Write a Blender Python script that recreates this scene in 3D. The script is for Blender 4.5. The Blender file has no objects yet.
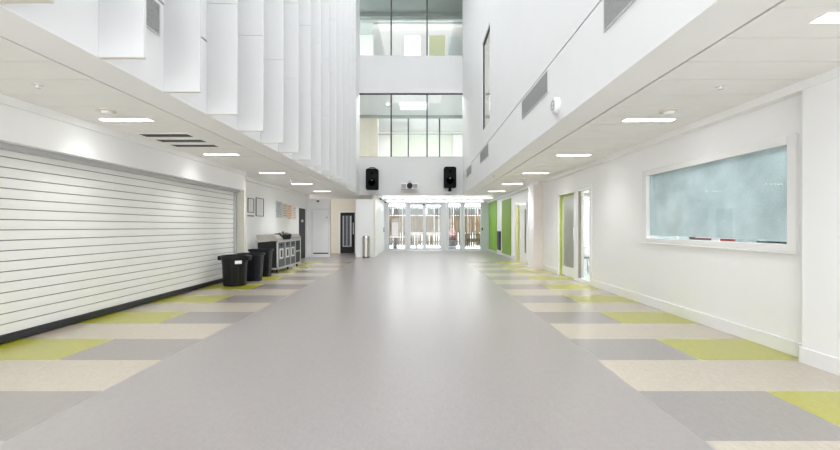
import bpy, bmesh, math, random
from mathutils import Vector, Matrix
random.seed(7)
S = bpy.context.scene
COL = S.collection
PI = math.pi

# ------------------------------------------------------------------ materials
def nt(m):
    m.use_nodes = True
    return m.node_tree.nodes, m.node_tree.links

def mat(name, col, rough=.5, spec=.5, metal=0, vary=.03, scale=6, bump=0, bscale=80, coat=0):
    """painted / plastic / metal surface with a faint procedural mottling"""
    m = bpy.data.materials.new(name)
    N, L = nt(m)
    b = N['Principled BSDF']
    b.inputs['Roughness'].default_value = rough
    b.inputs['Specular IOR Level'].default_value = spec
    b.inputs['Metallic'].default_value = metal
    b.inputs['Coat Weight'].default_value = coat
    tc = N.new('ShaderNodeTexCoord')
    nz = N.new('ShaderNodeTexNoise'); nz.inputs['Scale'].default_value = scale; nz.inputs['Detail'].default_value = 4
    L.new(tc.outputs['Object'], nz.inputs['Vector'])
    r = N.new('ShaderNodeValToRGB')
    a, c = 1 - vary, 1 + vary
    r.color_ramp.elements[0].position = .3; r.color_ramp.elements[1].position = .7
    r.color_ramp.elements[0].color = (col[0]*a, col[1]*a, col[2]*a, 1)
    r.color_ramp.elements[1].color = (min(1, col[0]*c), min(1, col[1]*c), min(1, col[2]*c), 1)
    L.new(nz.outputs['Fac'], r.inputs['Fac']); L.new(r.outputs['Color'], b.inputs['Base Color'])
    if bump:
        n2 = N.new('ShaderNodeTexNoise'); n2.inputs['Scale'].default_value = bscale
        L.new(tc.outputs['Object'], n2.inputs['Vector'])
        bp = N.new('ShaderNodeBump'); bp.inputs['Strength'].default_value = bump; bp.inputs['Distance'].default_value = .01
        L.new(n2.outputs['Fac'], bp.inputs['Height']); L.new(bp.outputs['Normal'], b.inputs['Normal'])
    return m

def emit(name, col, s):
    m = bpy.data.materials.new(name); N, L = nt(m)
    N.remove(N['Principled BSDF'])
    e = N.new('ShaderNodeEmission'); e.inputs['Color'].default_value = (*col, 1); e.inputs['Strength'].default_value = s
    L.new(e.outputs[0], N['Material Output'].inputs['Surface'])
    return m

def schlick(N, L, f0=.04):
    lw = N.new('ShaderNodeLayerWeight'); lw.inputs['Blend'].default_value = .5
    p = N.new('ShaderNodeMath'); p.operation = 'POWER'; p.inputs[1].default_value = 5
    L.new(lw.outputs['Facing'], p.inputs[0])
    a = N.new('ShaderNodeMath'); a.operation = 'MULTIPLY_ADD'; a.inputs[1].default_value = 1 - f0; a.inputs[2].default_value = f0
    L.new(p.outputs[0], a.inputs[0])
    return a

def glass(name, tint, refl=.08, ior=1.45):
    m = bpy.data.materials.new(name); N, L = nt(m)
    N.remove(N['Principled BSDF'])
    t = N.new('ShaderNodeBsdfTransparent'); t.inputs['Color'].default_value = (*tint, 1)
    g = N.new('ShaderNodeBsdfGlossy'); g.inputs['Roughness'].default_value = .02
    f = schlick(N, L)
    mx = N.new('ShaderNodeMixShader')
    L.new(f.outputs[0], mx.inputs[0]); L.new(t.outputs[0], mx.inputs[1]); L.new(g.outputs[0], mx.inputs[2])
    L.new(mx.outputs[0], N['Material Output'].inputs['Surface'])
    return m

def frosted(name, col, clear, refl_rough=.05, mottle=.12):
    """etched film: scatters light from both sides, lets a little straight through"""
    m = bpy.data.materials.new(name); N, L = nt(m)
    N.remove(N['Principled BSDF'])
    tc = N.new('ShaderNodeTexCoord')
    n = N.new('ShaderNodeTexNoise'); n.inputs['Scale'].default_value = 2.2; n.inputs['Detail'].default_value = 3
    n2 = N.new('ShaderNodeTexNoise'); n2.inputs['Scale'].default_value = 60; n2.inputs['Detail'].default_value = 3
    L.new(tc.outputs['Object'], n.inputs['Vector']); L.new(tc.outputs['Object'], n2.inputs['Vector'])
    ad = N.new('ShaderNodeMath'); ad.operation = 'MULTIPLY_ADD'; ad.inputs[1].default_value = .55
    L.new(n2.outputs['Fac'], ad.inputs[0]); L.new(n.outputs['Fac'], ad.inputs[2])
    r = N.new('ShaderNodeValToRGB')
    r.color_ramp.elements[0].position = .62; r.color_ramp.elements[1].position = .94
    a = 1 - mottle; c = 1 + mottle
    r.color_ramp.elements[0].color = (col[0]*a, col[1]*a, col[2]*a, 1)
    r.color_ramp.elements[1].color = (min(1, col[0]*c), min(1, col[1]*c), min(1, col[2]*c), 1)
    L.new(ad.outputs[0], r.inputs['Fac'])
    d = N.new('ShaderNodeBsdfDiffuse'); tr = N.new('ShaderNodeBsdfTranslucent')
    L.new(r.outputs[0], d.inputs['Color']); L.new(r.outputs[0], tr.inputs['Color'])
    m1 = N.new('ShaderNodeMixShader'); m1.inputs[0].default_value = .55
    L.new(d.outputs[0], m1.inputs[1]); L.new(tr.outputs[0], m1.inputs[2])
    t = N.new('ShaderNodeBsdfTransparent'); t.inputs['Color'].default_value = (*col, 1)
    m2 = N.new('ShaderNodeMixShader'); m2.inputs[0].default_value = clear
    L.new(m1.outputs[0], m2.inputs[1]); L.new(t.outputs[0], m2.inputs[2])
    g = N.new('ShaderNodeBsdfGlossy'); g.inputs['Roughness'].default_value = refl_rough
    f = schlick(N, L)
    m3 = N.new('ShaderNodeMixShader')
    L.new(f.outputs[0], m3.inputs[0]); L.new(m2.outputs[0], m3.inputs[1]); L.new(g.outputs[0], m3.inputs[2])
    L.new(m3.outputs[0], N['Material Output'].inputs['Surface'])
    return m

def lino(name, col, vary, rough=.3):
    """marbled linoleum with fine flecks"""
    m = bpy.data.materials.new(name); N, L = nt(m)
    b = N['Principled BSDF']; b.inputs['Specular IOR Level'].default_value = .5
    tc = N.new('ShaderNodeTexCoord')
    n1 = N.new('ShaderNodeTexNoise'); n1.inputs['Scale'].default_value = 38; n1.inputs['Detail'].default_value = 6; n1.inputs['Distortion'].default_value = 1.2
    n2 = N.new('ShaderNodeTexNoise'); n2.inputs['Scale'].default_value = 1.1; n2.inputs['Detail'].default_value = 5
    b.inputs['IOR'].default_value = 1.6; b.inputs['Specular IOR Level'].default_value = .7
    mp = N.new('ShaderNodeMapping'); mp.inputs['Scale'].default_value = (1, .45, 1)
    L.new(tc.outputs['Object'], mp.inputs['Vector']); L.new(mp.outputs[0], n1.inputs['Vector']); L.new(tc.outputs['Object'], n2.inputs['Vector'])
    ad = N.new('ShaderNodeMath'); ad.operation = 'MULTIPLY_ADD'; ad.inputs[1].default_value = .75
    sc = N.new('ShaderNodeMath'); sc.operation = 'MULTIPLY'; sc.inputs[1].default_value = .25
    ad.inputs[2].default_value = .125
    L.new(n1.outputs['Fac'], ad.inputs[0])
    r = N.new('ShaderNodeValToRGB')
    r.color_ramp.elements[0].position = .34; r.color_ramp.elements[1].position = .66
    a, c = 1 - vary, 1 + vary
    r.color_ramp.elements[0].color = (col[0]*a, col[1]*a, col[2]*a, 1)
    r.color_ramp.elements[1].color = (min(1, col[0]*c), min(1, col[1]*c), min(1, col[2]*c), 1)
    L.new(ad.outputs[0], r.inputs['Fac']); L.new(r.outputs[0], b.inputs['Base Color'])
    b.inputs['Roughness'].default_value = rough
    b.inputs['Coat Weight'].default_value = .6; b.inputs['Coat Roughness'].default_value = .3
    return m

def timber(name, dark, light):
    m = bpy.data.materials.new(name); N, L = nt(m)
    b = N['Principled BSDF']; b.inputs['Roughness'].default_value = .8
    tc = N.new('ShaderNodeTexCoord')
    mp = N.new('ShaderNodeMapping'); mp.inputs['Scale'].default_value = (7, 1, 1.1)
    n = N.new('ShaderNodeTexNoise'); n.inputs['Scale'].default_value = 1.6; n.inputs['Detail'].default_value = 5
    L.new(tc.outputs['Object'], mp.inputs[0]); L.new(mp.outputs[0], n.inputs['Vector'])
    r = N.new('ShaderNodeValToRGB'); r.color_ramp.elements[0].position = .32; r.color_ramp.elements[1].position = .68
    r.color_ramp.elements[0].color = (*dark, 1); r.color_ramp.elements[1].color = (*light, 1)
    L.new(n.outputs['Fac'], r.inputs['Fac']); L.new(r.outputs[0], b.inputs['Base Color'])
    return m

def perforated(name, col, hole):
    """woven wire / punched metal: dots in object space"""
    m = bpy.data.materials.new(name); N, L = nt(m)
    b = N['Principled BSDF']; b.inputs['Roughness'].default_value = .7; b.inputs['Specular IOR Level'].default_value = .15
    tc = N.new('ShaderNodeTexCoord')
    v = N.new('ShaderNodeTexVoronoi'); v.inputs['Scale'].default_value = 60; v.inputs['Randomness'].default_value = .25
    L.new(tc.outputs['Object'], v.inputs['Vector'])
    r = N.new('ShaderNodeValToRGB'); r.color_ramp.interpolation = 'LINEAR'
    r.color_ramp.elements[0].position = .25; r.color_ramp.elements[1].position = .5
    r.color_ramp.elements[0].color = (*hole, 1); r.color_ramp.elements[1].color = (*col, 1)
    L.new(v.outputs['Distance'], r.inputs['Fac']); L.new(r.outputs[0], b.inputs['Base Color'])
    return m

M = {}
M['white'] = mat('white_paint', (.89, .895, .905), .38, .4, vary=.008, scale=2)
M['upper'] = mat('white_matt_board', (.80, .803, .805), .55, .3, vary=.01, scale=1.5)
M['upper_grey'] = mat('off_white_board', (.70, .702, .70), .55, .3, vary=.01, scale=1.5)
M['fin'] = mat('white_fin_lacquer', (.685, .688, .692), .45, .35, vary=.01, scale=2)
M['soffit'] = mat('soffit_paint', (.90, .903, .91), .6, .3, vary=.01, scale=2)
M['plank'] = mat('ceiling_plank', (.885, .878, .872), .5, .35, vary=.015, scale=3)
M['dark_gap'] = mat('shadow_gap_bead', (.015, .015, .015), .7)
M['gloss_white'] = mat('gloss_white', (.86, .86, .86), .25, .5, vary=.01)
M['shutter'] = mat('shutter_slat', (.86, .86, .845), .35, .5, vary=.015, scale=3)
M['shutter_grey'] = mat('shutter_hood_grey', (.50, .51, .53), .35, .5, .3)
M['black_rail'] = mat('black_rail', (.018, .02, .026), .4)
M['beige'] = mat('beige_jamb', (.70, .66, .59), .5, vary=.02)
M['cream'] = mat('cream_paint', (.80, .74, .62), .55, vary=.02)
M['pinkish'] = mat('pale_pink_paint', (.80, .74, .71), .5, vary=.02)
M['charcoal'] = mat('charcoal_door', (.016, .018, .019), .45, .3, vary=.06)
M['black'] = mat('black_plastic', (.007, .007, .009), .5, vary=.08)
M['speaker_black'] = mat('speaker_black', (.006, .006, .008), .7, .15, vary=.08)
M['bin_black'] = mat('bin_plastic', (.009, .0095, .012), .42, .3, vary=.12, scale=14)
M['slim_black'] = mat('slim_bin_plastic', (.010, .011, .016), .40, .3, vary=.12, scale=14)
M['steel'] = mat('brushed_steel', (.58, .56, .53), .32, .5, .9, vary=.06, scale=20)
M['chrome'] = mat('chrome', (.75, .75, .75), .15, .5, 1)
M['alu'] = mat('silver_aluminium', (.60, .615, .63), .4, .5, .25, vary=.02)
M['grey_blue'] = mat('grey_blue_panel', (.055, .065, .085), .35, .5, vary=.05)
M['bronze'] = mat('bronze_bead', (.34, .29, .24), .4)
M['lime'] = mat('lime_paint', (.46, .52, .12), .45, vary=.03)
M['lime_pale'] = mat('pale_lime_laminate', (.60, .66, .42), .4, vary=.03)
M['lime_yellow'] = mat('yellow_lime_edge', (.66, .67, .30), .45, vary=.03)
M['green'] = mat('leaf_green_board', (.20, .42, .015), .5, vary=.04)
M['green_shaded'] = mat('leaf_green_board_shaded', (.19, .35, .012), .5, vary=.04)  # the board green darkened as shade, farther from the glazing
M['paper'] = mat('white_paper', (.82, .82, .84), .7, vary=.01)
M['paper_blue'] = mat('grey_blue_poster', (.55, .60, .63), .6, vary=.12, scale=9)
M['paper_tan'] = mat('beige_poster', (.72, .66, .60), .6, vary=.12, scale=9)
M['paper_orange'] = mat('orange_poster', (.80, .50, .34), .6, vary=.12, scale=9)
M['paper_pink'] = mat('pale_pink_poster', (.82, .73, .69), .6, vary=.08, scale=9)
M['ink'] = mat('grey_ink', (.36, .36, .38), .7)
M['frame_dark'] = mat('dark_frame', (.13, .13, .14), .4)
M['mullion'] = mat('black_mullion', (.03, .032, .035), .4)
M['red'] = mat('red_plastic', (.55, .06, .04), .4)
M['dark_red'] = mat('dark_red_foliage', (.20, .03, .035), .7, vary=.3, scale=30)
M['pink'] = mat('pink_blossom', (.78, .42, .42), .7, vary=.15, scale=30)
M['leaf'] = mat('herb_leaf', (.13, .30, .07), .6, vary=.2, scale=30)
M['pot'] = mat('dark_grey_pot', (.10, .095, .11), .6, vary=.1)
M['terracotta'] = mat('brown_pot', (.20, .11, .07), .6)
M['grille'] = perforated('grey_wire_mesh', (.34, .34, .335), (.04, .04, .04))
M['speaker_grille'] = perforated('black_punched_grille', (.010, .010, .012), (.002, .002, .002))
M['deck'] = mat('pale_paving', (.78, .78, .79), .7, vary=.05, scale=4)
M['wood'] = timber('fence_timber', (.13, .085, .05), (.36, .25, .15))
M['wood_grey'] = timber('grey_timber', (.12, .118, .115), (.26, .25, .24))  # grey tone for upper slats, rails and posts
M['wood_dark'] = timber('dark_timber', (.03, .022, .012), (.11, .08, .035))
M['kitchen'] = mat('pale_teal_wall', (.68, .75, .76), .5, vary=.05, scale=1)
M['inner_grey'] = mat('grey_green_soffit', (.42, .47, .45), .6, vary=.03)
M['inner_wall'] = mat('inner_white_wall', (.80, .795, .775), .6, vary=.02)
M['blue_grey_floor'] = mat('blue_grey_floor', (.42, .48, .52), .4, vary=.04)
M['lamp'] = emit('lamp_diffuser', (1, .995, .98), 7)
M['lamp_soft'] = emit('lamp_panel_soft', (1, 1, 1), 5)
M['lamp_fill'] = emit('unseen_fill_batten', (1, .99, .97), 34)  # for unseen lamps that brighten the rooms behind glass
M['lamp_dim'] = emit('dim_batten', (1, 1, 1), 2.6)
M['lamp_lobby_fill'] = emit('lobby_fill', (1, 1, 1), 3.2)  # for the added lobby fill strips
M['lamp_panel'] = emit('soft_ceiling_panel', (1, 1, 1), 1.0)
M['lamp_kitchen_fill'] = emit('kitchen_backlight', (1, 1, 1), 11)  # for the added lamps behind the frosted film
M['glass'] = glass('clear_glass', (.95, .97, .96))
M['glass_tint'] = glass('grey_green_glass', (.985, .985, .975))
M['glass_green'] = glass('green_edge_glass', (.90, .93, .885))
M['film'] = frosted('frosted_film', (.76, .80, .815), .32, .05, .16)
M['manifest'] = frosted('white_manifestation', (.88, .86, .84), .1)
M['door_panel'] = frosted('pale_frosted_panel', (.74, .78, .68), .05, .2, .03)
M['lino_grey'] = lino('warm_grey_lino', (.312, .284, .276), .08, .28)
M['lino_shaded'] = lino('shaded_grey_lino', (.275, .248, .237), .08, .27)  # grey inlay, the floor grey darkened for shading near the walls
M['lino_light'] = lino('oatmeal_lino', (.49, .43, .35), .10, .27)
M['lino_lime'] = lino('lime_lino', (.40, .39, .012), .10, .30)

# ------------------------------------------------------------------ mesh builder
class MB:
    def __init__(s):
        s.bm = bmesh.new()
    def _new(s, fn):
        t = bmesh.new(); fn(t)
        me = bpy.data.meshes.new('tmp'); t.to_mesh(me); t.free()
        s.bm.from_mesh(me); bpy.data.meshes.remove(me)
        return s
    def box(s, x0, x1, y0, y1, z0, z1, bevel=0, mi=0):
        x0, x1 = sorted((x0, x1)); y0, y1 = sorted((y0, y1)); z0, z1 = sorted((z0, z1))
        def f(t):
            bmesh.ops.create_cube(t, size=1, matrix=Matrix.Translation(((x0+x1)/2, (y0+y1)/2, (z0+z1)/2)) @ Matrix.Diagonal((x1-x0, y1-y0, z1-z0, 1)))
            if bevel:
                bmesh.ops.bevel(t, geom=list(t.edges), offset=bevel, segments=2, affect='EDGES', profile=.5)
            for q in t.faces: q.material_index = mi
        return s._new(f)
    def cyl(s, c, r, h, axis='Z', seg=24, r2=None, bevel=0):
        """cylinder from c along +axis"""
        def f(t):
            rot = {'Z': Matrix(), 'X': Matrix.Rotation(PI/2, 4, 'Y'), 'Y': Matrix.Rotation(-PI/2, 4, 'X')}[axis]
            bmesh.ops.create_cone(t, cap_ends=True, segments=seg, radius1=r, radius2=r if r2 is None else r2, depth=h,
                                  matrix=Matrix.Translation(c) @ rot @ Matrix.Translation((0, 0, h/2)))
            if bevel:
                e = [q for q in t.edges if any(len(p.verts) > 4 for p in q.link_faces)]
                bmesh.ops.bevel(t, geom=e, offset=bevel, segments=2, affect='EDGES')
        return s._new(f)
    def lathe(s, prof, c=(0, 0, 0), seg=32, axis='Z'):
        def f(t):
            rings = []
            for r, z in prof:
                ring = []
                for k in range(seg):
                    a = 2*PI*k/seg
                    p = (r*math.cos(a), r*math.sin(a), z)
                    if axis == 'Y': p = (p[0], -p[2], p[1])
                    if axis == 'X': p = (p[2], p[0], p[1])
                    ring.append(t.verts.new((p[0]+c[0], p[1]+c[1], p[2]+c[2])))
                rings.append(ring)
            for a, b in zip(rings, rings[1:]):
                for k in range(seg):
                    t.faces.new((a[k], a[(k+1) % seg], b[(k+1) % seg], b[k]))
            if prof[0][0] > 1e-5: t.faces.new(rings[0][::-1])
            if prof[-1][0] > 1e-5: t.faces.new(rings[-1])
            bmesh.ops.remove_doubles(t, verts=t.verts, dist=1e-6)
            bmesh.ops.recalc_face_normals(t, faces=t.faces)
        return s._new(f)
    def prism(s, poly, a0, a1, axis='X', bevel=0):
        """poly = 2D outline in the other two axes, in (y,z) / (x,z) / (x,y) order"""
        def P(u, v, w):
            return {'X': (w, u, v), 'Y': (u, w, v), 'Z': (u, v, w)}[axis]
        def f(t):
            A = [t.verts.new(P(u, v, a0)) for u, v in poly]; B = [t.verts.new(P(u, v, a1)) for u, v in poly]
            t.faces.new(A[::-1]); t.faces.new(B)
            n = len(poly)
            for k in range(n): t.faces.new((A[k], A[(k+1) % n], B[(k+1) % n], B[k]))
            bmesh.ops.recalc_face_normals(t, faces=t.faces)
            if bevel: bmesh.ops.bevel(t, geom=list(t.edges), offset=bevel, segments=2, affect='EDGES')
        return s._new(f)
    def ball(s, c, r, sx=1, sy=1, sz=1, sub=2):
        def f(t):
            bmesh.ops.create_icosphere(t, subdivisions=sub, radius=r, matrix=Matrix.Translation(c) @ Matrix.Diagonal((sx, sy, sz, 1)))
        return s._new(f)
    def tube(s, pts, r, seg=8):
        def f(t):
            pv = [Vector(p) for p in pts]; rings = []
            for i, p in enumerate(pv):
                d = (pv[min(i+1, len(pv)-1)] - pv[max(i-1, 0)]).normalized()
                up = Vector((0, 0, 1)) if abs(d.z) < .9 else Vector((1, 0, 0))
                u = d.cross(up).normalized(); v = d.cross(u)
                rings.append([t.verts.new(p + (u*math.cos(2*PI*k/seg) + v*math.sin(2*PI*k/seg))*r) for k in range(seg)])
            for a, b in zip(rings, rings[1:]):
                for k in range(seg): t.faces.new((a[k], a[(k+1) % seg], b[(k+1) % seg], b[k]))
            t.faces.new(rings[0][::-1]); t.faces.new(rings[-1])
            bmesh.ops.recalc_face_normals(t, faces=t.faces)
        return s._new(f)
    def leaves(s, c, R, n, size, flat=1.0):
        def f(t):
            for _ in range(n):
                while True:
                    p = Vector((random.uniform(-1, 1), random.uniform(-1, 1), random.uniform(-1, 1)))
                    if p.length < 1: break
                p = Vector((p.x*R[0], p.y*R[1], p.z*R[2])) + Vector(c)
                m = Matrix.Translation(p) @ Matrix.Rotation(random.uniform(0, 6.28), 4, 'Z') @ Matrix.Rotation(random.uniform(-1.2, 1.2), 4, 'X')
                w = size*random.uniform(.6, 1.2)
                v = [t.verts.new(m @ Vector(q)) for q in ((-w, 0, 0), (0, -w*.5, w*.15), (w, 0, 0), (0, w*.5, w*.15))]
                t.faces.new(v)
        return s._new(f)
    def build(s, name, m, parent=None, smooth=False, loc=None):
        me = bpy.data.meshes.new(name); s.bm.to_mesh(me); s.bm.free()
        for q in (m if isinstance(m, (list, tuple)) else [m]): me.materials.append(q)
        if smooth:
            me.polygons.foreach_set('use_smooth', [True]*len(me.polygons))
            me.set_sharp_from_angle(angle=math.radians(35))
        o = bpy.data.objects.new(name, me); COL.objects.link(o)
        if parent: o.parent = parent
        if loc: o.location = loc
        return o

def tag(o, label, cat, group=None, kind=None):
    o['label'] = label; o['category'] = cat
    if group: o['group'] = group
    if kind: o['kind'] = kind
    return o
def thing(name, label, cat, loc=(0, 0, 0), rz=0, group=None, kind=None):
    o = bpy.data.objects.new(name, None); COL.objects.link(o)
    o.location = loc; o.rotation_euler = (0, 0, rz); o.empty_display_size = .1
    return tag(o, label, cat, group, kind)
def struct(name, mb, m, label, cat):
    return tag(mb.build(name, m), label, cat, None, 'structure')
def copy_tree(o, parent=None):
    c = o.copy(); COL.objects.link(c)
    if parent: c.parent = parent
    for ch in list(o.children): copy_tree(ch, c)
    return c
ORD = ['nearest', 'second', 'third', 'fourth', 'fifth', 'sixth', 'seventh', 'eighth', 'ninth', 'tenth', 'eleventh', 'twelfth',
       'thirteenth', 'fourteenth', 'fifteenth', 'sixteenth', 'seventeenth', 'eighteenth', 'nineteenth', 'twentieth']

# ------------------------------------------------------------------ dimensions (metres; camera at x=0 y=0 z=1.3, looking along +y)
ZC = 2.695                     # aisle soffits
XR, XRP, XRA = 3.77, 3.66, 1.83     # right wall, right pilaster, right atrium wall
XLS, XLH, XLW, XLA = -4.65, -4.42, -4.85, -2.65   # shutter, shutter header, poster wall, left atrium wall
YB, YF, YE = -4.0, 16.85, 21.6      # back, far atrium wall, entrance glazing
ZT = 12.6

# ------------------------------------------------------------------ floor with inlaid linoleum
def make_floor():
    bm = bmesh.new()
    rows = [YB]; y = 2.37 - .72*4
    while y < 15.3: rows.append(y); y += .72
    rows.append(YE)
    xs = [-6.2, -3.55, -2.52, 1.725, 2.73, 4.2]
    for j, (y0, y1) in enumerate(zip(rows, rows[1:])):
        inlay = 0 < j < len(rows) - 2
        k = j - 1
        for i, (x0, x1) in enumerate(zip(xs, xs[1:])):
            m = 0
            if inlay and i != 2:
                if k % 2 == 1: m = 2
                else: m = 3 if i in (0, 4) else 1
            f = bm.faces.new([bm.verts.new(p) for p in ((x0, y0, 0), (x1, y0, 0), (x1, y1, 0), (x0, y1, 0))])
            f.material_index = m
    bmesh.ops.remove_doubles(bm, verts=bm.verts, dist=1e-4)
    e = bmesh.ops.extrude_face_region(bm, geom=list(bm.faces))
    bmesh.ops.translate(bm, verts=[v for v in e['geom'] if isinstance(v, bmesh.types.BMVert)], vec=(0, 0, -.06))
    bmesh.ops.recalc_face_normals(bm, faces=bm.faces)
    # bottom stays plain grey
    me = bpy.data.meshes.new('floor'); bm.to_mesh(me); bm.free()
    for q in ('lino_grey', 'lino_shaded', 'lino_light', 'lino_lime'): me.materials.append(M[q])
    o = bpy.data.objects.new('floor', me); COL.objects.link(o)
    tag(o, 'warm grey linoleum floor with oatmeal and lime inlaid rectangles along both sides', 'floor', None, 'structure')
make_floor()
struct('glare_strip', MB().box(-2.1, 3.77, 21.2, 21.6, 0, .004), M['alu'], 'pale strip put in for floor glare before the glazed entrance', 'floor glare')  # pale strip painted in for the glare inside the doors

# ------------------------------------------------------------------ right ground-floor wall
w = MB()
def wall_run(w, x0, x1, y0, y1, z0, z1, holes):
    """wall slab along y with rectangular openings (ya,yb,za,zb)"""
    y = y0
    for ya, yb, za, zb in sorted(holes):
        if ya > y: w.box(x0, x1, y, ya, z0, z1)
        if za > z0: w.box(x0, x1, ya, yb, z0, za)
        if zb < z1: w.box(x0, x1, ya, yb, zb, z1)
        y = yb
    if y < y1: w.box(x0, x1, y, y1, z0, z1)
WIN = (3.95, 6.5, 1.08, 2.19)
DB = (8.62, 10.68, 0, 2.19)
DA = (13.85, 15.45, 0, 2.19)
wall_run(w, XR, XR+.16, YB, YE+.1, 0, 2.9, [WIN, DB, DA])
w.box(XRP, XR, YB, 3.74, 0, ZC)
w.box(3.49, XR, 12.0, 12.66, 0, ZC, mi=1)
struct('wall_right', w, [M['white'], M['white']], 'long white painted wall down the right-hand side', 'wall')
b = MB()
for y0, y1 in ((3.74, 8.57), (10.75, 12.0), (12.66, 13.8), (15.52, 16.2), (18.02, 19.18)):
    b.box(XR-.018, XR, y0, y1, 0, .15, .004)
b.box(XRP-.018, XRP, YB, 3.74+.018, 0, .15, .004); b.box(XRP, XR-.018, 3.74, 3.758, 0, .15)
struct('baseboard_right', b, M['gloss_white'], 'white skirting board along the foot of the right wall', 'skirting board')
struct('trim_2', MB().box(3.645, XR, YB, YE, 2.61, ZC), M['soffit'], 'white perimeter strip where right wall meets the plank ceiling', 'trim')
struct('trim_3', MB().box(3.482, XR-.002, 11.985, 12.0, 0, ZC-.09), M['pinkish'],
       'pale pinkish pier standing proud of the right wall between the two doors', 'pier')

# window in the right wall
win = thing('window_1', 'long wide frosted window with white frame in the right wall', 'window', (XR, 0, 0), 0, None, 'structure')
f = MB()
for a in ((3.89, 3.985, 1.05, 2.235), (6.455, 6.58, 1.05, 2.235), (3.985, 6.455, 2.145, 2.235), (3.985, 6.455, 1.05, 1.12)):
    f.box(-.03, .16, *a, .006)
f.build('window_frame', M['gloss_white'], win)
MB().box(-.04, .0, 3.88, 6.59, 1.025, 1.05, .005).build('window_sill', M['gloss_white'], win)
MB().box(.02, .028, 3.985, 6.455, 1.12, 2.145).build('pane', M['glass'], win)
MB().box(.032, .035, 3.985, 6.455, 1.162, 2.145).build('frosted_film', M['film'], win)

# kitchen behind the window
k = MB()
k.box(XR+.16, 7.5, 2.9, 3.0, 0, 2.9); k.box(XR+.16, 7.5, 8.0, 8.1, 0, 2.9); k.box(7.5, 7.6, 2.9, 8.1, 0, 2.9)
struct('wall_kitchen', k, M['kitchen'], 'pale teal kitchen walls glimpsed through the frosted window', 'wall')
struct('floor_kitchen', MB().box(XR+.16, 7.5, 3.0, 8.0, -.06, 0), M['blue_grey_floor'], 'blue grey floor of the room behind the frosted window', 'floor')
struct('ceiling_kitchen', MB().box(XR+.16, 7.6, 2.9, 8.1, 2.9, 3.0), M['kitchen'], 'pale ceiling of the room behind the frosted window', 'ceiling')
for i, y in enumerate((4.2, 6.2)):  # unseen lamps added to light the frosted film from behind
    tag(MB().box(5.1, 6.3, y-.3, y+.3, 2.84, 2.9).build('ceiling_light', M['lamp_kitchen_fill']), 'added unseen backlight panel behind the frosted window, ' + ('nearer' if i == 0 else 'farther') + ' one', 'ceiling light', 'kitchen backlights')
struct('trim_4', MB().box(XR+.16, 4.42, 3.0, 8.0, 1.03, 1.10, .005), M['gloss_white'], 'white inner ledge behind the frosted window', 'ledge')
# things on the ledge
def T(px):           # position along the window for a photo column
    return 390*3.95/(px-420.5)
def bowl(name, y, r, h, label, m, up=False):
    p = [(r*.35, 0), (r*.75, h*.35), (r, h), (r-.006, h), (r*.7, h*.38), (r*.3, .01)]
    if not up: p = [(r, 0), (r*.8, h*.6), (r*.35, h*.97), (0, h)]
    return tag(MB().lathe(p, seg=28).build(name, m, None, True, (4.0, y, 1.10)), label, 'bowl')
bowl('mixing_bowl', T(745)+.02, .125, .165, 'large upturned pale bowl behind right end of frosted window', M['alu'])
bowl('small_bowl', T(674)+.03, .05, .065, 'small white upturned bowl at left end of the window ledge', M['gloss_white'])
bowl('small_bowl', T(714)+.03, .06, .07, 'small white upturned bowl beside the red tray on window ledge', M['gloss_white'])
tag(MB().box(-.05, .05, -.13, .13, 0, .045, .008).build('tray', M['red'], None, False, (4.02, T(725)-.015, 1.10)), 'red tray on the ledge right of the small white bowl', 'tray')
tag(MB().box(-.05, .05, -.12, .12, 0, .045, .008).build('tray', mat('maroon_plastic', (.22, .04, .05), .4), None, False, (4.02, T(704.5)+.11, 1.10)), 'dark maroon tray on the ledge right of the herb pot', 'tray')
tag(MB().box(-.07, .07, -.22, .22, 0, .035, .006).build('baking_sheet', M['black'], None, False, (4.04, T(776)+.06, 1.10)), 'black baking sheet lying at right end of the window ledge', 'tray')
pl = thing('herb_pot', 'green potted herb on the window ledge behind the frosting', 'plant', (4.02, T(694)+.14, 1.10))
MB().lathe([(.03, 0), (.045, .06), (.045, .066), (.038, .066), (.036, .05)], seg=20).build('pot', M['terracotta'], pl, True)
MB().leaves((0, 0, .12), (.06, .09, .075), 130, .028).build('foliage', M['leaf'], pl)

# door B with sidelight, right wall
def door_frame_right(root, y0, y1, zt, th, proud=.02):
    f = MB()
    f.box(-proud, .14, y0, y0+th, 0, zt, .004); f.box(-proud, .14, y1-th, y1, 0, zt, .004)
    f.box(-proud, .14, y0+th, y1-th, zt-.08, zt, .004)
    return f
d = thing('door_1', 'pale lime door with white kick plate beside the tall sidelight on right wall', 'door', (XR, 0, 0), 0, None, 'structure')
f = door_frame_right(d, 8.57, 10.73, 2.23, .09)
f.box(-.02, .14, 9.32, 9.54, 0, 2.16, .004); f.box(-.02, .14, 8.66, 9.32, 0, .09, .004)
f.build('door_frame', M['gloss_white'], d)
MB().box(.03, .13, 10.60, 10.64, 0, 2.15).box(.03, .13, 9.54, 10.60, 2.125, 2.15).build('lime_reveal', M['lime'], d)['label'] = 'lime green door lining'
lf = MB().box(.075, .12, 9.55, 10.60, .01, 2.12, .003).build('door_leaf', M['lime_pale'], d)
MB().box(.068, .075, 9.66, 10.42, .28, 2.06).build('vision_panel', M['door_panel'], lf)
MB().box(.066, .075, 9.56, 10.58, .015, .26).build('kick_plate', M['gloss_white'], lf)
MB().tube([(.075, 9.66, .98), (.03, 9.66, .98), (.03, 9.66, 1.28), (.075, 9.66, 1.28)], .011).build('door_handle', M['chrome'], lf, True)
sl = MB().box(.06, .068, 8.66, 9.32, .09, 2.15).build('sidelight_pane', M['glass'], d)
g = MB(); g.box(.0, .06, 9.29, 9.32, .09, 2.15).box(.0, .06, 8.66, 8.67, .09, 2.15).build('glazing_bead', M['bronze'], d)
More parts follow.
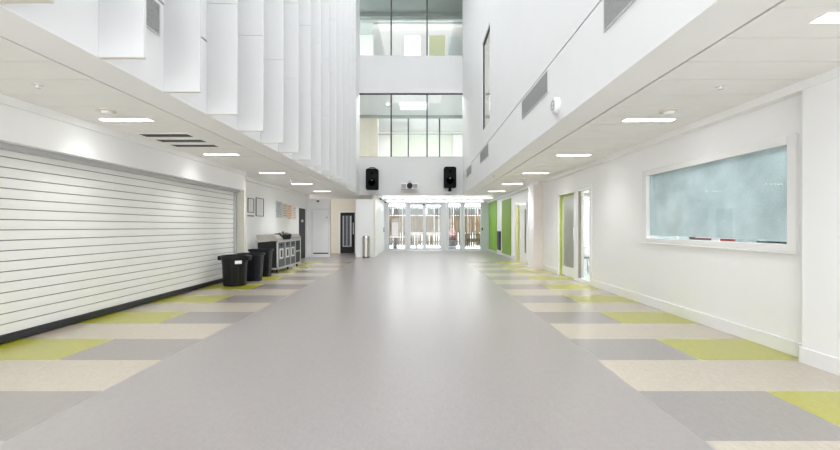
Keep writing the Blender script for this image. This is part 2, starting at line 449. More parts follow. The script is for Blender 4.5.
# room behind it
r_ = MB().box(XR+.16, 7.4, 8.2, 8.3, 0, 2.9).box(7.4, 7.5, 8.2, 13.0, 0, 2.9).box(XR+.16, 7.4, 12.9, 13.0, 0, 2.9)
struct('wall_office', r_, M['inner_wall'], 'white walls of the room behind the door sidelight', 'wall')
struct('floor_office', MB().box(XR+.16, 7.4, 8.3, 12.9, -.06, .0), M['blue_grey_floor'], 'blue grey floor seen through the door sidelight', 'floor')
struct('ceiling_office', MB().box(XR+.16, 7.5, 8.2, 13.0, 2.8, 2.9), M['inner_wall'], 'ceiling of the room behind the door sidelight', 'ceiling')
tag(MB().box(5.0, 6.0, 10.2, 11.0, 2.76, 2.8).build('ceiling_light', M['lamp_fill']), 'unseen fill light in the room behind the lime door sidelight', 'ceiling light')  # unseen lamp added to brighten the view through the sidelight
t = thing('side_table', 'grey steel table in the room behind the door sidelight', 'table', (4.95, 11.3, 0))
MB().box(-.45, .45, -.3, .3, .72, .75, .005).build('tabletop', M['alu'], t)
for sx in (-.42, .42):
    for sy in (-.27, .27): MB().cyl((sx, sy, 0), .018, .72, seg=10).build('leg', M['frame_dark'], t, True)
t = thing('extractor_hood', 'grey metal unit hung high in the room behind the sidelight', 'cabinet', (4.9, 11.2, 2.1))
MB().box(-.5, .5, -.25, .25, 0, .42, .01).build('body', M['steel'], t)
MB().box(-.4, .4, -.262, -.25, .08, .16).build('front_slot', M['frame_dark'], t)
t = thing('stool', 'dark stool by the steel table behind the sidelight', 'stool', (4.55, 10.8, 0))
MB().lathe([(.0, .44), (.16, .44), (.17, .46), (.16, .48), (0, .48)], seg=24).build('seat', M['grey_blue'], t, True)
for a in range(4):
    c, s_ = math.cos(a*PI/2+.7), math.sin(a*PI/2+.7)
    MB().tube([(.12*c, .12*s_, .44), (.18*c, .18*s_, 0)], .012).build('leg', M['frame_dark'], t, True)

# door A, further down the right wall
d = thing('door_2', 'white door with slim dark glazed slot and yellow lime edge, far right wall', 'door', (XR, 0, 0), 0, None, 'structure')
door_frame_right(d, 13.79, 15.52, 2.24, .10).build('door_frame', M['gloss_white'], d)
MB().box(.0, .13, 15.08, 15.42, 0, 2.14).build('lime_reveal', M['lime_yellow'], d)['label'] = 'yellow lime door edge'
lf = MB().box(.06, .11, 13.9, 15.08, .01, 2.14, .003).build('door_leaf', M['gloss_white'], d)
MB().box(.05, .06, 14.12, 14.3, .35, 1.95).build('vision_panel', M['charcoal'], lf)
MB().tube([(.06, 14.45, .95), (.02, 14.45, .95), (.02, 14.45, 1.2), (.06, 14.45, 1.2)], .011).build('door_handle', M['chrome'], lf, True)

# green boards and black panel on the far right wall
p = thing('green_panel', 'shaded green full-height wall board nearer the right-hand doors', 'wall panel', (XR, 17.1, 0))
MB().box(-.02, 0, -.9, .9, .1, 2.5).build('board', M['green_shaded'], p)
MB().box(-.024, 0, -.9, .9, 0, .1).build('plinth', M['alu'], p)
p = thing('green_panel', 'bright green full-height wall board beside the glazed entrance', 'wall panel', (XR, 20.35, 0))
MB().box(-.02, 0, -1.12, 1.1, .1, 2.62).build('board', M['green'], p)
MB().box(-.024, 0, -1.12, 1.1, 0, .1).build('plinth', M['alu'], p)
p = thing('wall_unit', 'black upright panel low on white wall between two green boards', 'panel', (XR, 18.62, .2))
MB().box(-.05, 0, -.33, .33, 0, .9, .01).build('housing', M['black'], p)
MB().box(-.055, -.05, -.28, .28, .06, .84).build('front_glass', M['charcoal'], p)

# ------------------------------------------------------------------ left ground-floor walls, shutter
w = MB()
w.box(XLH-.14, XLH, YB, 9.80, 2.22, ZC)                 # header over the shutter
w.box(XLW-.16, XLH-.14, YB, 9.80, 2.42, ZC)
struct('wall_left', w, M['white'], 'white boxed header wall above the roller shutter', 'wall')
struct('wall_left_end', MB().box(XLW-.16, XLW, 9.80, 15.55, 0, 2.9).box(XLW-.16, XLW, 15.55, 16.42, 2.08, 2.9).box(XLW-.16, XLW, 16.42, 16.86, 0, 2.9),
       M['white'], 'white wall behind the bins carrying the posters', 'wall')
struct('trim_5', MB().box(XLW, XLH, 9.78, 9.86, 0, ZC), M['beige'], 'beige jamb pier at the far end of the roller shutter', 'pier')
struct('trim_6', MB().box(XLW, XLH+.03, YB, 9.86, 2.60, ZC).box(XLW, XLW+.06, 9.86, 16.84, 2.58, ZC), M['soffit'], 'white perimeter strip where left wall meets the ceiling', 'trim')
struct('baseboard_left', MB().box(XLW, XLW+.018, 9.86, 15.5, 0, .15), M['gloss_white'], 'white skirting at foot of the poster wall', 'skirting board')
struct('wall_left_backing', MB().box(XLW-.16, XLW-.02, YB, 9.80, 0, 2.42), M['white'], 'blockwork wall behind the shutter curtain', 'wall')

sh = thing('roller_shutter', 'long white slatted roller shutter pulled down along the left side', 'shutter', (XLS, 0, 0))
c = MB()
nsl, z0, z1 = 18, .09, 2.20
pit = (z1-z0)/nsl
prof = []
for i in range(nsl):
    zz = z0 + i*pit
    prof += [(-.016, zz), (-.016, zz+.009), (-.001, zz+.011), (.001, zz+pit*.5), (-.001, zz+pit-.002)]
prof.append((-.016, z1))
poly = [(x, z) for x, z in prof] + [(-.05, z1), (-.05, z0)]
bm = bmesh.new()
for (xa, za), (xb, zb) in zip(prof, prof[1:]):
    v = [bm.verts.new(q) for q in ((xa, .5, za), (xa, 9.76, za), (xb, 9.76, zb), (xb, .5, zb))]
    fc = bm.faces.new(v); fc.material_index = 1 if (abs(xb-xa) < 1e-6 and xa < -.01) else 0
bmesh.ops.remove_doubles(bm, verts=bm.verts, dist=1e-5)
c.bm.free(); c.bm = bm
cv = c.build('curtain', [M['shutter'], mat('slat_joint', (.20, .20, .20), .6)], sh)
MB().box(-.03, .03, .5, 9.78, .012, .09, .004).build('bottom_rail', M['black_rail'], sh)
MB().box(-.05, .05, 9.70, 9.775, 0, 2.2, .004).build('guide_rail', M['shutter_grey'], sh)
MB().box(-.05, .12, .5, 9.77, 2.16, 2.23, .01).build('hood', M['shutter_grey'], sh)

# notices and posters on the poster wall
def notice(y0, y1, z0, z1, name, label, m, fr=None, group=None):
    o = thing(name, label, 'poster' if fr is None else 'notice', (XLW, (y0+y1)/2, (z0+z1)/2), 0, group)
    a, h = (y1-y0)/2, (z1-z0)/2
    MB().box(-.003, .008, -a, a, -h, h).build('sheet', m, o)
    if fr:
        q = MB()
        for bx in ((-a, a, h-.018, h), (-a, a, -h, -h+.018), (-a, -a+.022, -h+.018, h-.018), (a-.022, a, -h+.018, h-.018)): q.box(0, .02, *bx)
        q.build('frame', M['frame_dark'], o)
    return o, a, h
notice(10.93, 11.33, 1.71, 2.12, 'framed_notice', 'dark framed white notice nearest the beige pier', M['paper'], True, 'framed notices')
notice(11.47, 12.03, 1.62, 2.17, 'framed_notice', 'larger dark framed white notice second from the beige pier', M['paper'], True, 'framed notices')
tag(MB().box(-.004, .012, 10.93, 11.33, 1.60, 1.635).build('label_strip', M['frame_dark'], None, False, (XLW, 0, 0)), 'narrow dark strip under the smaller framed notice', 'sign')
for y0, y1, z0, z1, m, lab in ((13.08, 13.62, 1.62, 2.17, 'paper_blue', 'grey blue poster, left one in the row above the trolley'),
                               (13.66, 14.2, 1.64, 2.14, 'paper_tan', 'beige poster right of the grey blue one above the trolley'),
                               (14.24, 14.64, 1.60, 2.10, 'paper_orange', 'orange poster above the far end of the trolley'),
                               (14.68, 15.2, 1.58, 2.10, 'paper_pink', 'pale pink poster nearest the charcoal door')):
    o, a, h = notice(y0, y1, z0, z1, 'poster', lab, M[m], None, 'posters above the trolley')
    q = MB()
    for i in range(5): q.box(.008, .0095, -a+.05, a-.05-.1*(i % 2), h-.1-.085*i, h-.08-.085*i)
    q.build('print', M['ink'] if m != 'paper_orange' else M['paper'], o)

# charcoal door in the left wall
d = thing('door_3', 'plain charcoal door in the left wall past the trolley', 'door', (XLW, 0, 0), 0, None, 'structure')
lf = MB().box(-.06, .004, 15.57, 16.40, .01, 2.06, .003).build('door_leaf', M['charcoal'], d)
MB().tube([(.004, 16.28, 1.02), (.05, 16.28, 1.02), (.05, 16.16, 1.02)], .011).build('door_handle', M['chrome'], lf, True)
MB().box(.004, .007, 15.85, 16.12, 1.5, 1.6).build('door_sign', M['alu'], lf)
MB().box(0, .03, 16.40, 16.50, 0, 2.14, .004).build('door_frame', M['gloss_white'], d)

# end partitions
struct('wall_far_left', MB().box(XLW-.16, -3.93, YF, YF+.28, 0, 2.50).box(-2.80, -1.98, YF, YF+.28, 0, 2.50), M['white'],
       'white partition at the far left end holding the white cupboard door', 'wall')
struct('wall_far_recess', MB().box(-6.2, -2.1, 19.3, 19.45, 0, 2.9).box(-6.3, -6.2, YF, 19.45, 0, 2.9), M['cream'], 'cream wall at the back of the left recess around dark glazed door', 'wall')
struct('wall_lobby', MB().box(-2.10, -1.98, YF+.28, YE+.1, 0, ZC), M['white'], 'white lobby side wall left of the glazed entrance', 'wall')
struct('trim_7', MB().box(-2.03, -1.955, YF-.03, YF+.02, 0, ZC), M['cream'], 'pale edge trim where the far left wall turns into the lobby', 'trim')
d = thing('door_4', 'flush white cupboard door in the far left partition', 'door', (-4.31, YF, 0), 0, None, 'structure')
MB().box(-.42, -.335, -.03, 0, 0, 2.1, .004).box(.335, .42, -.03, 0, 0, 2.1, .004).box(-.335, .335, -.03, 0, 2.03, 2.1, .004).build('door_frame', M['gloss_white'], d)
lf = MB().box(-.325, .325, -.02, 0, .19, 2.02, .003).build('door_leaf', M['white'], d)
MB().cyl((.27, -.02, 1.72), .018, .02, 'Y', 14).cyl((.27, -.045, 1.72), .022, .026, 'Y', 14).build('door_knob', M['charcoal'], lf, True)
MB().box(-.325, .325, -.012, 0, .14, .19).build('bottom_gap', M['dark_gap'], d)
MB().box(-.335, .335, -.022, 0, 0, .14).build('kick_board', M['white'], d)

d = thing('door_5', 'dark framed glazed door in the recess at far left', 'door', (-3.6, 19.3, 0), 0, None, 'structure')
MB().box(-.44, -.36, -.05, 0, 0, 2.1, .004).box(.36, .44, -.05, 0, 0, 2.1, .004).box(-.36, .36, -.05, 0, 2.02, 2.1, .004).build('door_frame', M['gloss_white'], d)
lf = MB().box(-.35, -.24, -.05, -.01, .01, 2.01).box(.2, .35, -.05, -.01, .01, 2.01).box(-.24, .2, -.05, -.01, 1.86, 2.01).box(-.24, .2, -.05, -.01, .01, .32).build('door_leaf', M['charcoal'], d)
MB().box(-.24, .2, -.03, -.022, .32, 1.86).build('pane', M['glass_tint'], lf)
MB().box(-.24, .2, -.018, -.012, .32, 1.86).build('backing_panel', M['grey_blue'], lf)
MB().box(-.235, -.2, -.052, -.03, .33, 1.85).box(.12, .19, -.052, -.03, .33, 1.85).box(-.05, -.02, -.04, -.03, .33, 1.85).box(-.2, .19, -.052, -.03, .33, .37).build('glazing_bead', M['alu'], lf)
MB().tube([(.29, -.05, .95), (.29, -.10, .95), (.29, -.10, 1.5), (.29, -.05, 1.5)], .018).build('door_handle', M['gloss_white'], lf, True)

# cylindrical bin by the partition
cb = thing('litter_bin', 'tall slim brushed steel cylinder bin against the far left partition', 'bin', (-2.32, 16.62, 0))
MB().lathe([(.15, 0), (.15, .87), (.142, .87), (.142, .03), (0, .03)], seg=32).build('body', M['steel'], cb, True)
MB().lathe([(.155, .86), (.155, .92), (.10, .93), (.10, .90), (.14, .86)], seg=32).build('rim', M['chrome'], cb, True)
MB().lathe([(.153, 0), (.153, .04), (.15, .04)], seg=32).build('base_ring', M['black'], cb, True)

# ------------------------------------------------------------------ ceilings of the two aisles
def planks(x0, x1, y0, y1, pitch=.405, gap=.011):
    q = MB(); y = y0
    while y < y1 - .01:
        e = min(y+pitch-gap, y1)
        q.box(x0, x1, y, e, ZC, ZC+.03, .0); y += pitch
    q.box(x0, x1, y0, y1, ZC+.035, ZC+.2)
    return q
struct('ceiling_right', planks(2.25, XR, YB, YF), M['plank'], 'off-white plank ceiling over the right aisle', 'ceiling')
struct('ceiling_left', planks(XLH-.3, -3.09, YB, 7.70), M['plank'], 'off-white plank ceiling over the shutter aisle', 'ceiling')
struct('ceiling_left_plain', MB().box(-6.3, -3.085, 7.72, YF, ZC, ZC+.2).box(-6.3, XLA, YF, 19.45, ZC, ZC+.2), M['soffit'], 'plain plaster ceiling over the far left aisle', 'ceiling')
struct('ceiling_lobby', MB().box(XLA, XR+.1, YF, YE+.1, ZC, ZC+.2), M['soffit'], 'white ceiling of the entrance lobby under the far wall', 'ceiling')
struct('trim_8', MB().box(XRA, XRA+.2, YB, YF, ZC, ZC+.0036).box(XRA+.2, 2.225, YB, YF, ZC, ZC+.2), M['soffit'], 'smooth soffit band along the right edge of the atrium', 'soffit')
struct('trim_9', MB().box(XLA-.2, XLA, YB, YF, ZC, ZC+.0036).box(-3.065, XLA-.2, YB, YF, ZC, ZC+.2), M['soffit'], 'smooth soffit band along the left edge of the atrium', 'soffit')
struct('glare_strip0', MB().box(2.225, 2.25, YB, YF, ZC+.025, ZC+.2).box(-3.09, -3.065, YB, YF, ZC+.025, ZC+.2).box(XLW, -3.085, 7.70, 7.72, ZC+.006, ZC+.2), M['dark_gap'],
       'dark shadow gaps between the soffit bands and the aisle ceilings', 'shadow gap')

# linear lights
lamp = thing('ceiling_light', 'recessed white strip light in right aisle ceiling, nearest one at the top corner', 'ceiling light', (2.97, 2.60, ZC), 0, 'strip lights right aisle')
q = MB()
for bx in ((-.33, .33, -.065, -.055), (-.33, .33, .055, .065), (-.33, -.32, -.055, .055), (.32, .33, -.055, .055)): q.box(*bx, -.006, .002)
q.build('trim_frame', M['plank'], lamp)
MB().box(-.32, .32, -.055, .055, -.004, .002).build('diffuser', M['lamp'], lamp)
for i, y in enumerate((5.08, 7.56, 10.07, 12.6, 15.2)):
    o = copy_tree(lamp); o.location = (2.97, y, ZC)
    o['label'] = 'recessed white strip light in right aisle ceiling, %s from the front' % ORD[i+1]
for i, y in enumerate((5.08, 7.50, 10.07, 12.6, 15.2)):
    o = copy_tree(lamp); o.location = (-3.83, y, ZC); o['group'] = 'strip lights left aisle'
    o['label'] = 'recessed white strip light in left aisle ceiling, %s' % ('nearest, beside the smoke detector' if i == 0 else ORD[i] + ' from the front')
# lobby strips added as fill, hung low so that they wash the ceiling
def lobby_fill_strip(y, label):
    o = thing('ceiling_light', label, 'ceiling light', (.75, y, ZC), 0, 'lobby fill strips')
    MB().box(-2.48, 2.48, -.05, .05, -.10, -.06, .004).build('diffuser', M['lamp_lobby_fill'], o)
    for x in (-2.2, 0, 2.2): MB().cyl((x, 0, -.06), .006, .062, seg=8).build('hanger', M['alu'], o)
lobby_fill_strip(17.6, 'added long fill strip across the lobby ceiling, just past the far wall')
lobby_fill_strip(20.1, 'added long fill strip across the lobby ceiling, close to the glazed entrance')

# air slots left ceiling
slot = None
for i, y in enumerate((5.93, 6.30, 6.68)):
    if slot is None:
        o = slot = thing('air_slot', '', 'vent', (0, 0, 0), 0, 'air slots in left ceiling')
        q = MB()
        for bx in ((-.39, .39, -.125, -.105), (-.39, .39, .105, .125), (-.39, -.37, -.105, .105), (.37, .39, -.105, .105)): q.box(*bx, -.008, .002)
        q.build('vent_frame', M['soffit'], o)
        MB().box(-.37, .37, -.105, .105, -.002, .001).build('backing', M['dark_gap'], o)
        for s_ in (-.05, .02, .075): MB().box(-.37, .37, s_, s_+.006, -.006, -.002).build('slat', mat('brown_blade', (.22, .2, .17), .5), o)
    else: o = copy_tree(slot)
    o.location = (-3.86, y, ZC)
    o['label'] = ['dark ceiling air slot nearest the smoke detector, left aisle', 'middle one of three dark air slots in left ceiling', 'dark ceiling air slot nearest the second strip light, left aisle'][i]

# smoke detectors, sprinklers
sd = None
for x, y, lab in ((-3.76, 4.66, 'white smoke detector beside the nearest left strip light'), (2.96, 4.66, 'white smoke detector beside the second right strip light'),
                  (2.98, 11.4, 'grey smoke detector between two far right strip lights')):
    if sd is None:
        o = sd = thing('smoke_detector', '', 'smoke detector', (0, 0, 0), 0, 'smoke detectors')
        MB().lathe([(.105, 0), (.105, -.012), (.095, -.018), (0, -.018)], seg=28).build('base', M['beige'], o, True)
        MB().lathe([(.06, -.018), (.06, -.03), (.045, -.048), (0, -.05)], seg=28, c=(.01, 0, 0)).build('sensor_head', M['gloss_white'], o, True)
    else: o = copy_tree(sd)
    o.location = (x, y, ZC); o['label'] = lab
sp = None
for x, y, lab in ((-3.75, 3.82, 'small sprinkler head in left ceiling near the photo edge'), (-3.78, 11.35, 'small sprinkler head in left ceiling by third strip light'),
                  (2.96, 3.85, 'small sprinkler head in the nearest part of right ceiling'), (2.0, 10.6, 'small detector stud on the right soffit band')):
    if sp is None:
        o = sp = thing('sprinkler_head', '', 'sprinkler', (0, 0, 0), 0, 'sprinkler heads')
        MB().lathe([(.045, 0), (.045, -.006), (.03, -.01), (0, -.01)], seg=20).build('escutcheon', M['gloss_white'], o, True)
        MB().cyl((0, 0, -.035), .012, .03, seg=12).lathe([(.0, -.04), (.026, -.038), (.026, -.034), (0, -.034)], seg=16).build('deflector', M['gloss_white'], o, True)
    else: o = copy_tree(sp)
    o.location = (x, y, ZC+.003); o['label'] = lab

# cameras
cam_ = None
for x, y, lab in ((-4.41, 16.765, 'black dome camera on the far left partition above the cupboard door'), (-1.86, 18.3, 'black dome camera in lobby ceiling corner'),
                  (-1.86, 20.6, 'second black dome camera farther into the lobby ceiling')):
    if cam_ is None:
        o = cam_ = thing('dome_camera', '', 'security camera', (0, 0, 0), 0, 'dome cameras')
        MB().lathe([(.075, 0), (.075, -.04), (.065, -.05), (0, -.05)], seg=24).build('base', M['gloss_white'], o, True)
        MB().lathe([(.06, -.05), (.058, -.08), (.04, -.11), (0, -.12)], seg=24).build('dome', M['black'], o, True)
    else: o = copy_tree(cam_)
    o.location = (x, y, ZC if y > 17 else 2.49); o['label'] = lab
MBS = thing('door_sensor', 'small dark sensor box above the glass double doors', 'sensor', (.22, YE-.06, 2.52))
MB().box(-.16, .16, -.06, .03, -.05, .05, .01).build('housing', M['alu'], MBS)
MB().box(-.09, .03, -.066, -.06, -.035, .035).build('sensor_eye', M['charcoal'], MBS)

# ------------------------------------------------------------------ atrium walls above
ZJ = 3.60
w = MB()
w.box(XLA-.2, XLA, YB, YF, ZC+.004, ZJ-.011); w.box(XLA-.2, XLA-.02, YB, YF, ZJ-.011, ZJ+.011, mi=1); w.box(XLA-.2, XLA, YB, YF, ZJ+.011, ZT)
struct('wall_atrium_left', w, [M['upper'], M['dark_gap']], 'tall white atrium wall behind the fins on the left', 'wall')
w = MB()
w.box(XRA, XRA+.2, YB, YF, ZC+.004, ZJ-.011); w.box(XRA+.02, XRA+.2, YB, YF, ZJ-.011, ZJ+.011, mi=1)
wall_run(w, XRA, XRA+.2, YB, YF, ZJ+.011, ZT, [(10.28, 11.6, 4.12, 6.72)])
struct('wall_atrium_right', w, [M['upper'], M['dark_gap']], 'tall plain white atrium wall on the right with one window', 'wall')
w = MB()
w.box(XLA, XRA, YF, YF+.15, ZC, 4.325); w.box(XLA, XRA, YF, YF+.15, 7.09, 8.71); w.box(XLA, XRA, YF, YF+.15, 11.9, ZT)
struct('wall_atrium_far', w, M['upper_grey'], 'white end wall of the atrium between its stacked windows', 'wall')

# fins on the left
def fin():
    o = thing('wall_fin', '', 'fin', (0, 0, 0), 0, 'white fins on the left atrium wall')
    q = MB()
    zs = [ZC+.004, 4.075, 5.48, 6.89, 8.30, 9.71, 11.1, ZT-.1]
    for a, b2 in zip(zs, zs[1:]):
        q.box(0, .37, -.018, .018, a, b2-.008, .003)
    q.box(0, .36, -.008, .008, ZC+.01, ZT-.1)
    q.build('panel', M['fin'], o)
    MB().box(0, .37, -.018, .018, ZC-.0, ZC+.0035).build('bottom_edge', M['beige'], o)
    return o
proto = fin()
for i in range(15):
    y = 2.415 + .8125*i
    o = proto if i == 0 else copy_tree(proto)
    o.location = (XLA, y, 0)
    o['label'] = 'tall white fin on left atrium wall, ' + ('nearest, cut by the photo top-left' if i == 0 else '%s from the front' % ORD[i] if i < 14 else 'farthest one')

# grilles
gp = None
for x, y0, y1, s_, lab in ((XRA, 2.44, 3.87, -1, 'grey mesh vent at top of picture on right atrium wall'), (XRA, 5.57, 7.0, -1, 'grey mesh vent beside the round sounder on right atrium wall'),
                           (XRA, 10.45, 11.88, -1, 'grey mesh vent below the tall right window'), (XRA, 13.95, 15.38, -1, 'grey mesh vent farthest along the right atrium wall'),
                           (XLA, 2.52, 3.95, 1, 'grey mesh vent behind the fins on left atrium wall')):
    if gp is None:
        o = gp = thing('vent_grille', '', 'vent', (0, 0, 0), 0, 'grey mesh vents')
        MB().box(.001, .012, -.705, .705, .012, .308).build('mesh', M['grille'], o)
        q = MB()
        for bx in ((-.715, .715, .308, .32), (-.715, .715, 0, .012), (-.715, -.703, .012, .308), (.703, .715, .012, .308)): q.box(0, .016, *bx)
        q.build('vent_frame', M['alu'], o)
    else: o = copy_tree(gp)
    o.location = (x, (y0+y1)/2, 3.23); o.rotation_euler = (0, 0, 0 if s_ > 0 else PI); o['label'] = lab

# sounder
o = thing('alarm_sounder', 'round white alarm sounder on right atrium wall', 'alarm', (XRA, 5.2, 2.92), PI)
MB().lathe([(.105, 0), (.105, .05), (.095, .065), (0, .07)], seg=32, axis='X').build('body', M['gloss_white'], o, True)
MB().lathe([(.065, .066), (.065, .074), (.05, .074), (.05, .066)], seg=28, axis='X').cyl((.066, -.03, -.004), .006, .008, 'X', 10).box(.067, .073, -.045, .045, -.006, .006).build('sounder_slots', M['ink'], o, True)

# speakers on the far wall
def speaker(x, z, label, bracket):
    o = thing('wall_speaker', label, 'speaker', (x, YF, z), 0, 'black loudspeakers on the far wall')
    MB().prism([(-.23, -.44), (.23, -.44), (.26, -.40), (.26, .40), (.2, .45), (-.2, .45), (-.26, .40), (-.26, -.40)], -.42, -.12, 'Y', .012).build('cabinet', M['speaker_black'], o)
    MB().box(-.23, .23, -.432, -.42, -.38, .38, .005).build('grille', M['speaker_grille'], o)
    MB().lathe([(.15, .432), (.165, .438), (.165, .432)], c=(0, 0, -.15), seg=28, axis='Y').build('woofer_ring', M['speaker_black'], o, True)
    MB().lathe([(.06, .432), (.08, .438), (.08, .432)], c=(0, 0, .24), seg=24, axis='Y').build('tweeter_horn', M['speaker_black'], o, True)
    MB().box(-.03, .03, -.44, -.43, -.06, -.04).build('badge', M['alu'], o)
    if bracket: MB().box(-.06, .06, -.35, -.2, -.56, -.44, .01).box(-.06, .06, -.25, 0, -.56, -.5, .005).build('wall_bracket', M['speaker_black'], o)
    else:
        MB().tube([(-.14, -.3, .45), (-.1, -.3, .50), (.1, -.3, .50), (.14, -.3, .45)], .02).build('top_handle', M['speaker_black'], o, True)
        MB().box(-.06, .06, -.2, 0, -.06, .06).build('wall_bracket', M['speaker_black'], o)
    return o
speaker(-2.05, 3.32, 'black loudspeaker left of the projector on the far wall', False)
speaker(1.25, 3.40, 'black loudspeaker right of the projector on the far wall', True)

# projector
o = thing('projector', 'white projector with black lens on the far wall between the speakers', 'projector', (-.47, YF, 3.02))
MB().box(-.36, .36, -.48, -.1, -.12, .13, .03).build('body', M['gloss_white'], o)
MB().lathe([(.0, .505), (.10, .505), (.115, .53), (.125, .53), (.125, .46)], c=(.02, 0, .01), seg=28, axis='Y').build('lens', M['black'], o, True)
for xa, xb in ((-.32, -.15), (.17, .33)):
    q = MB().box(xa-.01, xb+.01, -.482, -.478, -.09, .085)
    for i in range(4): q.box(xa, xb, -.488, -.482, -.08+.045*i, -.06+.045*i)
    q.build('vent_slots', M['ink'], o)
MB().cyl((.02, -.25, .13), .025, .12, seg=14).box(-.05, .09, -.28, 0, .24, .27, .005).build('mount_arm', M['alu'], o, True)
MB().box(-.40, .44, -.34, 0, -.31, -.29, .004).build('under_strip', M['cream'], o)  # thin cream strip below the projector

# ------------------------------------------------------------------ upper windows on the far wall
def far_window(name, label, z0, z1):
    o = thing(name, label, 'window', (0, YF+.04, 0), 0, None, 'structure')
    q = MB().box(XLA, XRA, 0, .06, z1-.05, z1).box(XLA, XRA, 0, .06, z0, z0+.02)
    q.build('window_frame', M['mullion'], o)
    for x in (-1.27, .285):
        MB().box(x-.028, x+.028, -.01, .07, z0, z1).build('mullion', M['mullion'], o)
    for xa, xb in ((XLA, -1.30), (-1.242, .257), (.313, XRA)):
        MB().box(xa+.005, xb-.005, .03, .04, z0+.02, z1-.05).build('pane', M['glass_tint'], o)
    return o
far_window('window_2', 'lower of the two stacked atrium windows on far wall', 4.325, 7.09)
far_window('window_3', 'upper atrium window on far wall cut by the top of photo', 8.71, 11.9)
# first-floor gallery behind the lower window
w = MB()
w.box(-5.0, -4.9, YF+.15, 24.0, 4.1, 7.15); w.box(4.0, 4.1, YF+.15, 24.0, 4.1, 7.15); w.box(-5, 4.1, 24.0, 24.1, 4.1, 7.15)
w.box(-5, XLA, YF, YF+.15, 2.9, ZT); w.box(XRA, 4.1, YF, YF+.15, 2.9, ZT)
struct('wall_gallery', w, M['inner_wall'], 'white gallery walls behind the lower atrium window', 'wall')
struct('floor_gallery', MB().box(-5, 4.1, YF+.15, 24.1, 4.0, 4.1), M['blue_grey_floor'], 'first floor gallery floor behind the lower atrium window', 'floor')
struct('ceiling_gallery', MB().box(-5, 4.1, YF+.15, 24.1, 7.15, 7.3), M['inner_wall'], 'pale ceiling seen through the lower atrium window', 'ceiling')
struct('wall_gallery_cream', MB().box(-4.9, -2.23, 20.45, 20.6, 4.1, 7.02), M['cream'], 'cream wall panel at left behind the lower atrium window', 'wall')
struct('glare_strip1', MB().box(-4.9, 4.0, 20.40, 20.6, 7.0, 7.15), M['inner_grey'], 'grey bulkhead edge across the gallery ceiling', 'bulkhead')
o = thing('window_4', 'inner glazed screen with dark posts behind the lower atrium window', 'window', (0, 20.5, 4.1), 0, None, 'structure')
for x in (-.64, 1.0): MB().box(x-.035, x+.035, -.04, .04, 0, 2.9).build('mullion', M['mullion'], o)
MB().box(-2.23, 4.0, -.03, .03, 2.06, 2.11).build('rail', M['inner_grey'], o)
for xa, xb in ((-1.6, -.68), (-.6, .96), (1.04, 1.72)): MB().box(xa, xb, -.005, .005, .05, 2.06).build('pane', M['glass_green'], o)
tag(MB().box(-.98, .36, 18.3, 19.3, 7.10, 7.15).build('ceiling_light', M['lamp_panel']), 'square light panel on ceiling behind the lower atrium window', 'ceiling light')
tag(MB().cyl((-1.55, 18.5, 7.11), .05, .05, seg=20).build('ceiling_spot', M['lamp']), 'small bright spot light at left behind the lower atrium window', 'ceiling light')
tag(MB().box(-2, 2.5, 20.62, 20.88, 7.11, 7.15).build('ceiling_light', M['lamp_fill']), 'hidden long fill light behind the grey bulkhead edge of the gallery', 'ceiling light')  # lamp added out of sight to brighten the gallery
tag(MB().box(-2.4, 1.6, 17.02, 17.17, 7.14, 7.16).build('ceiling_light', M['lamp_fill']), 'hidden slim fill light just inside the head of the lower atrium window', 'ceiling light')  # second added lamp, hidden above the window head
# second floor behind the upper window
w = MB()
w.box(-5.0, -4.9, YF+.15, 20.0, 8.5, 11.9); w.box(4.0, 4.1, YF+.15, 20.0, 8.5, 11.9)
w.box(-5, -2.42, 21.5, 21.6, 8.5, 11.9)
w.box(-2.42, -1.40, 20.0, 20.1, 8.5, 11.75); w.box(-1.40, 2.06, 20.0, 20.1, 11.12, 11.75)
w.box(-1.40, -.82, 20.0, 20.1, 8.5, 11.12); w.box(.0, .42, 20.0, 20.1, 8.5, 11.12); w.box(1.27, 4.1, 20.0, 20.1, 8.5, 11.12); w.box(2.06, 4.1, 20.0, 20.1, 11.12, 11.75)
struct('wall_upper_room', w, M['inner_wall'], 'pale partition walls seen through the upper atrium window', 'wall')
struct('floor_upper_room', MB().box(-5, 4.1, YF+.15, 21.6, 8.4, 8.5), M['blue_grey_floor'], 'second floor slab behind the upper atrium window', 'floor')
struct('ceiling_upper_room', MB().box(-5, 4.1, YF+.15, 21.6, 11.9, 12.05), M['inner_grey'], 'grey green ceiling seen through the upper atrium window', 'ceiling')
struct('glare_strip2', MB().box(-4.9, 4.0, 19.3, 19.5, 11.72, 11.9).box(-4.9, 4.0, 19.9, 20.0, 11.75, 11.9), M['inner_grey'], 'grey ceiling bulkheads behind the upper atrium window', 'bulkhead')
struct('window_5', MB().box(-.82, 0, 20.03, 20.06, 8.5, 11.12), M['glass'], 'bright pane at the back of the upper room beside green panel', 'window')
tag(MB().box(.425, 1.265, 20.02, 20.08, 8.5, 11.115, .005).build('green_panel', M['lime']), 'lime green door panel behind the upper atrium window', 'wall panel')
o = thing('door_6', 'pale grey door behind the upper atrium window, right of the green panel', 'door', (1.7, 20.0, 8.5), 0, None, 'structure')
MB().box(-.3, .3, -.03, 0, 0, 2.55).build('door_leaf', M['kitchen'], o)
MB().box(-.36, -.3, -.04, 0, 0, 2.6).box(.3, .36, -.04, 0, 0, 2.6).build('door_frame', M['gloss_white'], o)
tag(MB().box(-3.5, 2.5, 19.52, 19.72, 11.86, 11.9).build('ceiling_light', M['lamp_dim']), 'slim light strip on ceiling behind the upper atrium window', 'ceiling light')

